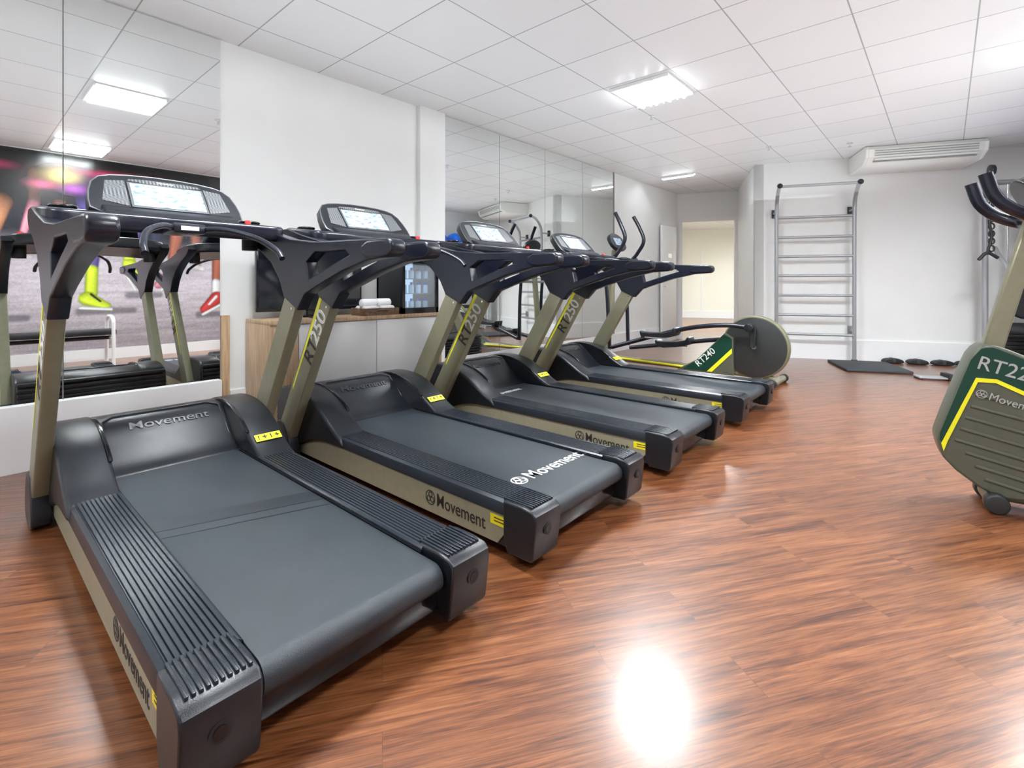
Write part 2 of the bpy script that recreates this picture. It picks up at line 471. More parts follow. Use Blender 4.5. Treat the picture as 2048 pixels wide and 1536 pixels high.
for (x, y) in ((-2.32, 4.85), (-1.7, 6.9), (-0.9, 7.4), (-2.0, 1.9)):
    e = empty('ceiling_sprinkler', (x, y, CEIL), label='small chrome fire sprinkler head on tiled ceiling', cat='sprinkler', group='ceiling sprinklers')
    cyl('rosette', (0, 0, -0.008), (0, 0, 0), 0.035, M_chrome, e)
    cyl('head', (0, 0, -0.045), (0, 0, -0.008), 0.010, M_chrome, e)
    cyl('deflector', (0, 0, -0.050), (0, 0, -0.045), 0.020, M_chrome, e)

# ------------------------------------------------------------------ treadmill
def build_treadmill(loc):
    T = empty('treadmill', loc, label='khaki and black commercial treadmill beside the mirror wall', cat='treadmill', group='row of treadmills')
    box('chassis', (-1.02, -0.37, 0.06), (0.93, 0.37, 0.17), M_blackg, T, bev=0.01)
    for s in (-1, 1):
        for x in (-0.75, 0.72):
            cyl('leveling_foot', (x, s*0.30, 0.0), (x, s*0.30, 0.065), 0.025, M_rub, T, seg=20)
    prof = [(-0.92, 0.045), (-0.92, 0.215), (0.90, 0.178), (0.80, 0.055)]
    blk = [(0.80, 0.052), (0.905, 0.178), (0.97, 0.178), (0.97, 0.05)]
    for s in (-1, 1):
        y0, y1 = (s*0.385, s*0.412)
        p = prism('side_panel', prof, min(y0, y1), max(y0, y1), M_khakid, T, bev=0.003)
        prism('lower_corner', blk, min(s*0.38, s*0.408), max(s*0.38, s*0.408), M_black, T, bev=0.003)
        if s < 0:
            yy = -0.4125
            emblem('emblem', 0.032, M_darkink, frame((0.40, yy, 0.118), (1, 0, -0.02), (0, 0, 1)), p)
            text('lettering', 'Movement', 0.078, M_darkink, frame((0.440, yy, 0.118), (1, 0, -0.02), (0, 0, 1)), p, sx=0.88, bold=0.0004)
            lb = box('warning_label', (0.765, yy-0.001, 0.125), (0.845, yy+0.001, 0.163), M_lab, p)
            box('label_text', (0.785, yy-0.0015, 0.149), (0.838, yy, 0.153), M_darkink, lb)
            box('label_text', (0.785, yy-0.0015, 0.137), (0.838, yy, 0.141), M_darkink, lb)
    for s in (-1, 1):
        pts = [(0.262, 0.170), (0.262, 0.226)]
        y = 0.268
        for k in range(10):
            pts += [(y, 0.2315), (y+0.0078, 0.2315), (y+0.0094, 0.2265), (y+0.0118, 0.2265)]; y += 0.0134
        pts += [(0.404, 0.231), (0.416, 0.222), (0.421, 0.205), (0.421, 0.178), (0.41, 0.168)]
        pts = [(s*a, b) for a, b in pts]
        prism('side_rail', pts, -0.55, 0.86, M_rail, T, axis='X', bev=0.0006, sm=20)
        yi = sorted((s*0.258, s*0.266)); box('rail_guard', (-0.6, yi[0], 0.17), (0.86, yi[1], 0.222), M_blackg, T)
    for s in (-1, 1):
        cp = [(0.84, 0.233), (0.93, 0.236), (0.98, 0.230), (0.997, 0.215), (1.0, 0.19), (0.985, 0.06), (0.975, 0.045), (0.86, 0.042), (0.84, 0.10)]
        y0, y1 = sorted((s*0.268, s*0.424))
        c = prism('end_cap', cp, y0, y1, M_black, T, bev=0.007)
        objs = [box('r', (0.83, s*(0.282+0.0134*k)-0.0039, 0.228), (0.968, s*(0.282+0.0134*k)+0.0039, 0.2395), M_rail, bev=0.0015) for k in range(10)]
        join('cap_ridges', objs, c)
        cyl('bolt_socket', (0.984, s*0.352, 0.155), (1.0, s*0.352, 0.155), 0.022, M_rub, c)
        cyl('bolt', (0.99, s*0.352, 0.155), (1.002, s*0.352, 0.155), 0.014, M_blackg, c)
    bp = [(-0.72, 0.200), (-0.72, 0.214)]
    for k in range(13):
        a = math.pi/2 - math.pi*k/12
        bp.append((0.930 + 0.042*math.cos(a), 0.172 + 0.042*math.sin(a)))
    bp += [(0.80, 0.13), (0.80, 0.20)]
    prism('running_belt', bp, -0.256, 0.256, M_belt, T, bev=0.001, sm=40)
    lobe = chaikin([(-1.10, 0.07), (-1.12, 0.33), (-1.07, 0.410), (-0.92, 0.428), (-0.76, 0.418), (-0.63, 0.380), (-0.51, 0.31), (-0.41, 0.25), (-0.32, 0.215), (-0.31, 0.17), (-0.6, 0.17), (-0.9, 0.06)], 2)
    hp_ = [(-1.10, 0.08), (-1.115, 0.35), (-1.05, 0.408), (-0.93, 0.422), (-0.84, 0.405), (-0.74, 0.310), (-0.655, 0.235), (-0.60, 0.215), (-0.60, 0.18), (-1.0, 0.10)]
    hood = prism('motor_hood', chaikin(hp_, 2), -0.30, 0.30, M_black, T, bev=0.004)
    for s in (-1, 1):
        y0, y1 = sorted((s*0.262, s*0.428))
        prism('hood_side', lobe, y0, y1, M_black, hood, bev=0.016)
        lip = chaikin([(-1.0, 0.410), (-0.90, 0.434), (-0.76, 0.425), (-0.63, 0.387), (-0.51, 0.322), (-0.53, 0.308), (-0.64, 0.36), (-0.77, 0.40), (-0.9, 0.413), (-1.0, 0.395)], 1)
        y0, y1 = sorted((s*0.260, s*0.276)); prism('hood_lip', lip, y0, y1, M_blackg, hood, bev=0.004)
    tube('hood_trim', [(-0.715, -0.25, 0.283), (-0.855, -0.245, 0.410), (-0.90, -0.20, 0.421), (-0.90, 0.20, 0.421), (-0.855, 0.245, 0.410), (-0.715, 0.25, 0.283)], 0.0045, M_emboss, hood, smooth=False)
    fx = frame((-0.812, -0.155, 0.376), (0, 1, 0), (-0.72, 0, 0.69))
    text('lettering', 'Movement', 0.058, M_emboss, fx, hood, sx=1.35, ext=0.006, bold=0.0003)
    objs = [box('r', (-1.140, -0.415, 0.125+0.034*k), (-1.09, 0.415, 0.148+0.034*k), M_black, bev=0.005) for k in range(8)]
    join('front_louvres', objs, hood)
    bmp = box('front_bumper', (-1.145, -0.42, 0.03), (-1.06, 0.42, 0.115), M_khakid, hood, bev=0.01)
    box('warning_label', (-1.1475, 0.10, 0.055), (-1.1445, 0.22, 0.095), M_lab, bmp)
    lab = prism('warning_label', [(-0.062, -0.022), (0.062, -0.022), (0.062, 0.022), (-0.062, 0.022)], -0.001, 0.001, M_lab, hood, axis='Z', bev=0)
    lab.data.transform(frame((-0.465, 0.345, 0.2915), (0, 1, 0), (-0.835, 0, 0.55)))
    for k, ss in enumerate((('!', 0.034), ('+', 0.042), ('!', 0.034), ('+', 0.038))):
        text('label_symbol', ss[0], ss[1], M_darkink, frame((-0.464, 0.300+0.029*k, 0.2932), (0, 1, 0), (-0.835, 0, 0.55)), lab, align='CENTER', bold=0.001)
    dx, dz = 0.545, 0.89; L = math.hypot(dx, dz); ux, uz = dx/L, dz/L
    b0 = (-0.93, 0.10); t0 = (-0.385, 0.99)
    for s in (-1, 1):
        yc = s*0.452
        hw0, hw1 = 0.070, 0.064
        prof = [(b0[0]-hw0*uz, b0[1]+hw0*ux), (b0[0]+hw0*uz, b0[1]-hw0*ux), (t0[0]+hw1*uz, t0[1]-hw1*ux), (t0[0]-hw1*uz, t0[1]+hw1*ux)]
        u = prism('upright', prof, yc-0.028, yc+0.028, M_khaki, T, bev=0.006)
        foot = chaikin([(-1.03, 0.0), (-1.05, 0.10), (-1.0, 0.22), (-0.90, 0.24), (-0.83, 0.17), (-0.80, 0.08), (-0.80, 0.0)], 2)
        prism('upright_foot', foot, yc-0.034, yc+0.034, M_black, T, bev=0.008)
        yf = yc + s*0.0290
        yd = (-uz, 0, ux)
        def along(t, off): return (b0[0]+ux*L*t-uz*off, yf, b0[1]+uz*L*t+ux*off)
        if s < 0:
            xd = (ux, 0, uz)
            text('lettering', 'RT', 0.132, M_darkink, frame(along(0.590, -0.018), xd, yd), u, sx=0.98, bold=0.0016)
            text('lettering', '250', 0.132, M_white, frame(along(0.718, -0.018), xd, yd), u, sx=1.04, bold=0.0018)
            st = prism('stripe', [(0, -0.004), (0.64, -0.013), (0.64, 0.013), (0.02, 0.006)], -0.0006, 0.0006, M_yellow, u, axis='Z', bev=0)
            st.data.transform(frame(along(0.36, 0.042), xd, yd))
        else:
            text('lettering', 'RT250', 0.125, M_white, frame(along(0.99, -0.012), (-ux, 0, -uz), (uz, 0, -ux)), u, sx=0.95, bold=0.0012)
            st = box('stripe', (0, -0.009, -0.0006), (0.55, 0.009, 0.0006), M_yellow, u)
            st.data.transform(frame(along(1.0, 0.043), (-ux, 0, -uz), (uz, 0, -ux)))
        for bz in (0.955, 0.99):
            pp = along(bz, -0.035); cyl('screw', (pp[0], yc-0.030, pp[2]), (pp[0], yc+0.030, pp[2]), 0.007, M_chrome, u, seg=14)
        arm = [(-0.462, 0.985), (-0.318, 0.925), (-0.24, 1.005), (-0.12, 1.045), (0.10, 1.110), (0.30, 1.152), (0.43, 1.160), (0.468, 1.185), (0.462, 1.218), (0.42, 1.236),
               (0.15, 1.246), (-0.15, 1.255), (-0.40, 1.282), (-0.65, 1.336), (-0.84, 1.385), (-0.95, 1.385), (-0.98, 1.35), (-0.93, 1.300), (-0.76, 1.240), (-0.62, 1.170), (-0.52, 1.08)]
        hole = [(-0.205, 1.075), (0.02, 1.142), (0.16, 1.180), (0.13, 1.202), (-0.14, 1.206), (-0.225, 1.160)]
        a = prism('console_arm', arm, yc-0.031, yc+0.031, M_arm, T, bev=0.007, holes=[hole], sm=25)
        ge = chaikin([(0.26, 1.160), (0.26, 1.232), (0.44, 1.238), (0.480, 1.222), (0.480, 1.174), (0.44, 1.156)], 1)
        prism('arm_grip', ge, yc-0.037, yc+0.037, M_arm, a, bev=0.012)
    plan = [(-1.02, -0.36), (-1.06, -0.20), (-1.06, 0.20), (-1.02, 0.36), (-0.93, 0.47), (-0.60, 0.48), (-0.52, 0.44), (-0.58, 0.30), (-0.62, 0.12), (-0.62, -0.12), (-0.58, -0.30), (-0.52, -0.44), (-0.60, -0.48), (-0.93, -0.47)]
    con = prism('console', chaikin(plan, 2), -0.040, 0.040, M_arm, T, axis='Z', bev=0.016)
    con.location = (0, 0, 1.340)
    con.data.transform(Matrix.Translation((-0.75, 0, 0)) @ Matrix.Rotation(math.radians(7), 4, 'Y') @ Matrix.Translation((0.75, 0, 0)))
    t = math.radians(42); upv = (-math.sin(t), 0, math.cos(t)); nrm = Vector((math.cos(t), 0, math.sin(t)))
    o0 = Vector((-0.775, 0, 0.118))
    def hp(x, y, off=0.0):
        return o0 + Vector((0, 1, 0))*x + Vector(upv)*y + nrm*off
    hd = [(-0.31, -0.125), (-0.315, -0.02), (-0.285, 0.11), (-0.20, 0.150), (0, 0.166), (0.20, 0.150), (0.285, 0.11), (0.315, -0.02), (0.31, -0.125), (0.15, -0.13), (-0.15, -0.13)]
    h = prism('console_head', chaikin(hd, 1), -0.045, 0.012, M_black, con, axis='Z', bev=0.010)
    h.data.transform(frame(o0, (0, 1, 0), upv))
    tube('head_rim', [tuple(hp(p[0]*0.985, p[1]*0.985, 0.008)) for p in chaikin(hd, 1)], 0.0038, M_rim, con, smooth=False, cyclic=True)
    for s in (-1, 1):
        fp = [(s*0.165, -0.075), (s*0.262, -0.05), (s*0.240, 0.090), (s*0.165, 0.105)]
        f = prism('side_vent', fp, 0.0115, 0.0145, M_carbon, con, axis='Z', bev=0.001)
        f.data.transform(frame(o0, (0, 1, 0), upv))
    f = prism('top_vent', chaikin([(-0.16, 0.100), (0.16, 0.100), (0.14, 0.128), (-0.14, 0.128)], 1), 0.0115, 0.0145, M_carbon, con, axis='Z', bev=0.001)
    f.data.transform(frame(o0, (0, 1, 0), upv))
    bz = prism('screen_bezel', [(-0.158, -0.082), (0.158, -0.082), (0.158, 0.095), (-0.158, 0.095)], 0.014, 0.0175, M_rim, con, axis='Z', bev=0.001)
    bz.data.transform(frame(o0, (0, 1, 0), upv))
    sc = prism('screen', [(-0.148, -0.070), (0.148, -0.070), (0.148, 0.086), (-0.148, 0.086)], 0.017, 0.0185, M_screen, con, axis='Z', bev=0)
    sc.data.transform(frame(o0, (0, 1, 0), upv))
    objs = []
    for (xa, ya, xb, yb) in ((-0.10, 0.045, 0.02, 0.060), (-0.10, 0.017, 0.08, 0.024), (-0.10, 0.0, 0.06, 0.006), (-0.11, -0.045, -0.05, -0.025), (-0.03, -0.045, 0.03, -0.025), (0.05, -0.045, 0.11, -0.025)):
        q = box('r', (xa, ya, 0.0186), (xb, yb, 0.0190), M_white); q.data.transform(frame(o0, (0, 1, 0), upv)); objs.append(q)
    join('screen_display', objs, con)
    text('lettering', 'Movement', 0.016, M_white, frame(hp(0, 0.114, 0.0155), (0, 1, 0), upv), con, align='CENTER')
    prism('keypad', chaikin([(-0.80, 0.0), (-0.80, 0.09), (-0.70, 0.065), (-0.62, 0.03), (-0.62, 0.0)], 1), -0.27, 0.27, M_black, con, bev=0.008)
    for s in (-1, 1):
        ring = [(-0.80+0.045*math.cos(a*math.pi/10), s*0.385+0.045*math.sin(a*math.pi/10), 0.052) for a in range(20)]
        tube('cup_holder', ring, 0.006, M_blackg, con, smooth=False, cyclic=True)
        cyl('cup_well', (-0.80, s*0.385, -0.10), (-0.80, s*0.385, 0.048), 0.040, M_rub, con)
    cyl('stop_button', (-0.60, 0.30, 0.012), (-0.605, 0.30, 0.040), 0.014, M_red, con, bev=0.004)
    for s in (-1, 1):
        tube('grip_bar', [(-0.60, s*0.05, 1.300), (-0.48, s*0.06, 1.303), (-0.38, s*0.12, 1.300), (-0.25, s*0.20, 1.262), (-0.13, s*0.24, 1.205), (-0.08, s*0.245, 1.165)], 0.0125, M_arm, T)
    md = box('grip_module', (-0.62, -0.065, 1.280), (-0.45, 0.065, 1.325), M_arm, T, bev=0.010)
    box('module_label', (-0.4495, -0.035, 1.294), (-0.4475, 0.035, 1.312), M_white, md)
    for s in (-1, 1):
        cyl('transport_wheel', (-1.05, s*0.30-0.02, 0.045), (-1.05, s*0.30+0.02, 0.045), 0.045, M_rub, T)
    return T

TY = [0.71, 1.805, 2.98, 4.23]
T1 = build_treadmill((-2.09, TY[0], 0))
T2, T3, T4 = [dup_tree(T1, (-2.1, y, 0)) for y in TY[1:]]
T1['label'] = 'khaki and black treadmill with seamed belt beside the white ledge'
T2['label'] = 'khaki and black treadmill with large white lettering on belt'
T3['label'] = 'khaki and black treadmill with small lettering at belt front'
T4['label'] = 'khaki and black treadmill standing next to the elliptical trainer'
prism('belt_seam', [(-0.02, -0.254), (0.085, -0.254), (0.26, 0.254), (0.155, 0.254)], 0.2143, 0.2150, M_belt2, T1, axis='Z', bev=0)
prism('belt_seam', [(0.14, -0.254), (0.15, -0.254), (0.325, 0.254), (0.315, 0.254)], 0.2143, 0.2150, M_belt2, T1, axis='Z', bev=0)
text('belt_lettering', 'Movement', 0.110, M_white, frame((0.73, -0.145, 0.2148), (0, 1, 0), (-1, 0, 0)), T2, sx=0.84, bold=0.0004)
emblem('belt_emblem', 0.038, M_white, frame((0.73, -0.198, 0.2150), (0, 1, 0), (-1, 0, 0)), T2)
text('belt_lettering', 'Movement', 0.085, M_white, frame((-0.48, -0.24, 0.2148), (0, 1, 0), (-1, 0, 0)), T3, sx=0.8)

# ------------------------------------------------------------------ elliptical beside the row
def elliptical(loc, rz, label, model):
    E = empty('elliptical_trainer', loc, rz, label=label, cat='exercise machine')
    tube('base_rail', [(-1.0, 0, 0.10), (-0.2, 0, 0.10), (0.9, 0, 0.085)], 0.035, M_khaki, E, smooth=False)
    for x, w in ((-1.0, 0.26), (1.08, 0.24)):
        c = tube('stabilizer', [(x, -w, 0.045), (x, w, 0.045)], 0.034, M_khaki, E, smooth=False)
        for s in (-1, 1): cyl('stabilizer_foot', (x, s*w-0.03, 0.042), (x, s*w+0.03, 0.042), 0.042, M_rub, c)
    tube('rear_strut', [(0.86, 0, 0.10), (1.08, 0, 0.05)], 0.03, M_khaki, E, smooth=False)
    wz = 0.385; wx = 0.86
    w = cyl('wheel_housing', (wx, -0.045, wz), (wx, 0.045, wz), 0.335, M_rimo, E, seg=72, bev=0.010)
    for s in (-1, 1):
        cyl('wheel_disc', (wx, s*0.043, wz), (wx, s*0.054, wz), 0.318, M_disc, w, seg=72, bev=0.005)
        cyl('hub', (wx, s*0.052, wz), (wx, s*0.062, wz), 0.022, M_steel, w)
        cyl('hub_bolt', (wx, s*0.062, wz), (wx, s*0.067, wz), 0.010, M_chrome, w)
    sh = prism('shroud', [(0.02, 0.06), (0.26, 0.20), (0.57, 0.52), (0.66, 0.47), (0.66, 0.06)], -0.10, 0.10, M_olive, E, bev=0.010)
    for s in (-1, 1):
        yy = sorted((s*0.1005, s*0.1025))
        prism('green_band', [(0.10, 0.08), (0.28, 0.205), (0.565, 0.505), (0.65, 0.46), (0.65, 0.34), (0.40, 0.08)], yy[0], yy[1], M_green, sh, bev=0)
        yy = sorted((s*0.1025, s*0.1035))
        prism('yellow_band', [(0.38, 0.08), (0.435, 0.08), (0.650, 0.305), (0.650, 0.36)], yy[0], yy[1], M_yellow, sh, bev=0)
    tube('lower_strip', [(-0.75, -0.05, 0.115), (0.10, -0.075, 0.10)], 0.012, M_yellow, sh, smooth=False)
    text('lettering', model, 0.100, M_white, frame((0.265, -0.105, 0.140), (0.72, 0, 0.69), (-0.69, 0, 0.72)), sh, sx=1.0, bold=0.0006)
    for s, z0, z1 in ((-1, 0.58, 0.46), (1, 0.40, 0.32)):
        prism('crank', [(wx-0.03, z0+0.02), (wx+0.03, z0+0.02), (wx+0.02, wz), (wx-0.02, wz)], min(s*0.075, s*0.115), max(s*0.075, s*0.115), M_disc, E, bev=0.004)
        a = tube('pedal_arm', [(wx-0.02, s*0.15, z0+0.02), (wx-0.25, s*0.17, z0+0.035), (0.25, s*0.20, z0-0.01), (-0.15, s*0.22, z1), (-0.75, s*0.24, 0.27 if s < 0 else 0.22)], 0.026, M_arm, E)
        cyl('arm_joint', (wx-0.02, s*0.10, z0+0.02), (wx-0.02, s*0.195, z0+0.02), 0.045, M_black, a, bev=0.01)
        pd = prism('pedal', chaikin([(-0.32, z1-0.06), (-0.36, z1+0.05), (-0.30, z1+0.02), (0.02, z1+0.045), (0.08, z1+0.12), (0.10, z1+0.02), (0.0, z1-0.02)], 1), min(s*0.12, s*0.29), max(s*0.12, s*0.29), M_black, E, bev=0.01)
        box('pedal_stripe', (-0.28, s*0.29-0.003, z1-0.035), (0.0, s*0.29+0.003, z1-0.02), M_steel, pd)
        tube('moving_handle', [(-0.78, s*0.24, 0.25), (-0.80, s*0.25, 0.8), (-0.82, s*0.25, 1.25), (-0.66, s*0.25, 1.45), (-0.56, s*0.25, 1.62), (-0.62, s*0.25, 1.80), (-0.70, s*0.24, 1.95)], 0.024, M_arm, E)
    tube('mast', [(-0.95, 0, 0.10), (-0.92, 0, 0.7), (-0.84, 0, 1.50)], 0.042, M_khaki, E, smooth=False)
    cn = prism('console', chaikin([(-0.16, -0.12), (-0.19, 0.08), (0, 0.16), (0.19, 0.08), (0.16, -0.12)], 2), -0.04, 0.012, M_black, E, axis='Z', bev=0.01)
    cn.data.transform(frame((-0.80, 0, 1.60), (0, 1, 0), (-0.5, 0, 0.86)))
    s2 = prism('screen', [(-0.09, -0.05), (0.09, -0.05), (0.09, 0.06), (-0.09, 0.06)], 0.0125, 0.0145, M_screen, cn, axis='Z', bev=0)
    s2.data.transform(frame((-0.80, 0, 1.60), (0, 1, 0), (-0.5, 0, 0.86)))
    tube('fixed_handle', [(-0.80, -0.18, 1.36), (-0.62, -0.17, 1.38), (-0.58, 0, 1.36), (-0.62, 0.17, 1.38), (-0.80, 0.18, 1.36)], 0.017, M_arm, E)
    tube('handle_bridge', [(-0.845, -0.26, 1.1), (-0.86, 0, 1.1), (-0.845, 0.26, 1.1)], 0.02, M_steel, E, smooth=False)
    return E
elliptical((-2.40, 5.72, 0), 0, 'khaki elliptical trainer with large black drive wheel beside treadmill', 'RT240')

# ------------------------------------------------------------------ exercise bike
def bike():
    E = empty('exercise_bike', (0.150, 3.28, 0), math.radians(8), label='olive exercise bike with green band, yellow stripe and black handlebars', cat='exercise bike')
    k_ = 0.75
    X = lambda pts: [(p[0]*k_, p[1]) for p in pts]
    out = [(-0.055, 0.765), (-0.11, 0.70), (-0.255, 0.34), (-0.262, 0.29), (-0.22, 0.19), (-0.02, 0.075), (0.10, 0.060), (0.55, 0.10), (0.78, 0.28), (0.74, 0.42), (0.50, 0.60), (0.10, 0.745), (0.0, 0.775)]
    b = prism('shroud', chaikin(X(out), 1), -0.085, 0.085, M_olive, E, bev=0.012)
    for s in (-1, 1):
        y0, y1 = sorted((s*0.084, s*0.088))
        gb = [(-0.050, 0.752), (-0.100, 0.695), (-0.247, 0.335), (-0.250, 0.30), (-0.225, 0.28), (-0.060, 0.610), (0.01, 0.610), (0.50, 0.43), (0.64, 0.46), (0.48, 0.590), (0.09, 0.730), (0.0, 0.760)]
        prism('green_band', X(gb), y0, y1, M_green, b, bev=0)
        y0, y1 = sorted((s*0.088, s*0.090))
        prism('yellow_stripe', X([(-0.242, 0.285), (-0.230, 0.248), (-0.210, 0.300), (-0.067, 0.594), (0.015, 0.596), (0.52, 0.404), (0.52, 0.425), (0.02, 0.614), (-0.076, 0.614)]), y0, y1, M_yellow, b, bev=0)
        objs = []
        for k in range(8):
            z = 0.535 - 0.056*k
            xa = -0.075 - 0.025*k if k < 5 else -0.170+0.045*(k-4)
            objs.append(tube('r', [(xa*k_, s*0.083, z), ((xa+0.30)*k_, s*0.084, z-0.05), ((xa+0.62)*k_, s*0.083, z-0.13)], 0.009, M_olive, smooth=False))
        join('ribs', objs, b)
        cyl('crank_disc', (0.30, s*0.08, 0.33), (0.30, s*0.115, 0.33), 0.07, M_black, b, bev=0.008)
    text('lettering', 'RT220', 0.090, M_grayink, frame((-0.052, -0.0895, 0.686), (0.965, 0, -0.26), (0.26, 0, 0.965)), b, sx=0.92, bold=0.0003)
    emblem('emblem', 0.020, M_grayink, frame((-0.038, -0.092, 0.540), (0.965, 0, -0.26), (0.26, 0, 0.965)), b)
    text('lettering', 'Movement', 0.050, M_grayink, frame((-0.013, -0.092, 0.532), (0.965, 0, -0.26), (0.26, 0, 0.965)), b, sx=0.9)
    for s in (-1, 1):
        cr = prism('crank', [(0.28, 0.33), (0.32, 0.33), (0.32, 0.33-s*0.16), (0.28, 0.33-s*0.16)], min(s*0.115, s*0.135), max(s*0.115, s*0.135), M_steel, E, bev=0.004)
        box('pedal', (0.25, min(s*0.14, s*0.24), 0.315-s*0.16), (0.35, max(s*0.14, s*0.24), 0.345-s*0.16), M_rub, cr, bev=0.006)
    for x, w in ((0.01, 0.10), (0.66, 0.20)):
        st = tube('stabilizer', [(x, -w, 0.05), (x, w, 0.05)], 0.036, M_khaki, E, smooth=False)
        for s in (-1, 1): cyl('stabilizer_foot', (x, s*w-0.03, 0.045), (x, s*w+0.03, 0.045), 0.045, M_disc, st, bev=0.010)
    tube('frame_rail', [(0.0, 0, 0.06), (0.66, 0, 0.06)], 0.03, M_khaki, E, smooth=False)
    prism('mast', [(-0.028, 0.74), (0.045, 0.72), (0.185, 1.33), (0.125, 1.35)], -0.032, 0.032, M_khaki, E, bev=0.008)
    for s in (-1, 1):
        tube('handlebar', [(0.15, s*0.03, 1.33), (0.14, s*0.10, 1.345), (0.10, s*0.13, 1.365), (0.045, s*0.14, 1.40), (-0.005, s*0.14, 1.46), (-0.035, s*0.14, 1.56)], 0.027, M_arm, E)
        tube('handlebar', [(0.15, s*0.04, 1.30), (0.22, s*0.20, 1.30), (0.34, s*0.24, 1.29)], 0.022, M_arm, E)
    c = prism('console', chaikin([(-0.14, -0.10), (-0.15, 0.09), (0, 0.14), (0.15, 0.09), (0.14, -0.10)], 2), -0.03, 0.012, M_black, E, axis='Z', bev=0.01)
    c.data.transform(frame((0.17, 0, 1.44), (0, 1, 0), (-0.5, 0, 0.86)))
    prism('seat_post', [(0.42, 0.52), (0.48, 0.50), (0.58, 0.86), (0.53, 0.88)], -0.025, 0.025, M_steel, E, bev=0.005)
    prism('saddle', chaikin([(0.34, -0.03), (0.34, 0.03), (0.50, 0.06), (0.62, 0.13), (0.71, 0.10), (0.71, -0.10), (0.62, -0.13), (0.50, -0.06)], 2), 0.87, 0.95, M_black, E, axis='Z', bev=0.025)
    return E
bike()

# ------------------------------------------------------------------ back wall objects
def backpt(t, s, z=0.0):
    p = C + ev*t + nv*s
    return (p.x, p.y, z)

W = empty('wall_bars', backpt(0.73, -0.02), RZ, label='grey steel wall bars ladder bolted to white wall', cat='wall bars')
hw = 0.475
for s in (-1, 1):
    p = tube('post', [(s*hw, -0.16, 0.0), (s*hw, -0.16, 0.8), (s*hw, -0.16, 1.6), (s*hw, -0.17, 2.1), (s*hw, -0.21, 2.25), (s*hw, -0.30, 2.36), (s*hw, -0.40, 2.41)], 0.025, M_steel, W)
    cyl('post_foot', (s*hw, -0.16, 0), (s*hw, -0.16, 0.03), 0.036, M_rub, p)
    sphere('end_knob', (s*hw, -0.41, 2.412), 0.036, M_blackg, p)
    for z in (0.42, 2.08):
        box('wall_bracket', (s*hw-0.02, -0.16, z-0.012), (s*hw+0.02, 0.0, z+0.012), M_steel, W)
        box('bracket_plate', (s*hw-0.035, -0.012, z-0.06), (s*hw+0.035, 0.0, z+0.06), M_black if z > 1 else M_steel, W)
for z in (0.36, 0.63, 0.905, 1.18, 1.45, 1.72, 2.0):
    tube('rung', [(-hw, -0.16, z), (hw, -0.16, z)], 0.019, M_steel, W, smooth=False)
tube('top_rung', [(-hw, -0.385, 2.405), (hw, -0.385, 2.405)], 0.019, M_steel, W, smooth=False)

AC = empty('air_conditioner', backpt(1.82, 0.0, 0), RZ, label='white ceiling-mounted split air conditioner above wall bars', cat='air conditioner')
hw = 0.61
prof = [(0.0, CEIL-0.005), (-0.62, CEIL-0.005), (-0.66, CEIL-0.05), (-0.64, CEIL-0.15), (-0.52, CEIL-0.23), (-0.10, CEIL-0.25), (0.0, CEIL-0.24)]
body = prism('body', prof, -hw, hw, M_acw, AC, axis='X', bev=0.012)
for k in range(3):
    z = CEIL-0.07-0.028*k
    box('air_slot', (-hw+0.08, -0.667+0.006*k, z-0.004), (hw-0.08, -0.640, z+0.004), M_acg, body)
box('outlet_flap', (-hw+0.08, -0.655, CEIL-0.185), (hw-0.08, -0.56, CEIL-0.165), M_acw, body, bev=0.004)
box('outlet_gap', (-hw+0.08, -0.618, CEIL-0.20), (hw-0.08, -0.58, CEIL-0.188), M_acg, body)
for s in (-1, 1):
    prism('end_cover', [(a*1.01, b) for a, b in prof], s*hw-0.02, s*hw+0.02, M_acw, body, axis='X', bev=0.01)

m = box('exercise_mat', (-0.34, -0.40, 0.0), (0.34, 0.40, 0.035), M_matf, bev=0.012)
m.location = backpt(1.20, -0.68); m.rotation_euler = (0, 0, RZ)
tag(m, 'black foam exercise mat on floor below wall bars', 'exercise mat')

def ankle_weight(t, s, rz):
    e = empty('ankle_weight', backpt(t, s), rz, label='flat black padded ankle weight lying by the baseboard', cat='weight', group='ankle weights along the wall')
    prism('pad', chaikin([(-0.11, 0.0), (-0.12, 0.035), (-0.07, 0.065), (0.07, 0.065), (0.12, 0.035), (0.11, 0.0)], 2), -0.055, 0.055, M_rub, e, bev=0.014)
    box('strap', (-0.02, -0.058, 0.01), (0.02, 0.058, 0.068), M_matf, e, bev=0.005)
for t, s, r in ((1.66, -0.13, 0.05), (1.93, -0.14, -0.05), (2.20, -0.15, 0.04), (2.46, -0.14, 0.0)):
    ankle_weight(t, s, RZ + r)
sb = empty('low_pulley_footplate', backpt(1.62, -1.34), RZ, label='low grey steel footplate with black grips on wood floor', cat='footplate')
box('plate', (-0.16, -0.08, 0.012), (0.12, 0.08, 0.03), M_steel, sb, bev=0.006)
box('grip', (0.10, -0.10, 0.0), (0.16, 0.10, 0.07), M_rub, sb, bev=0.01)
box('foot', (-0.16, -0.06, 0.0), (-0.12, 0.06, 0.014), M_rub, sb)

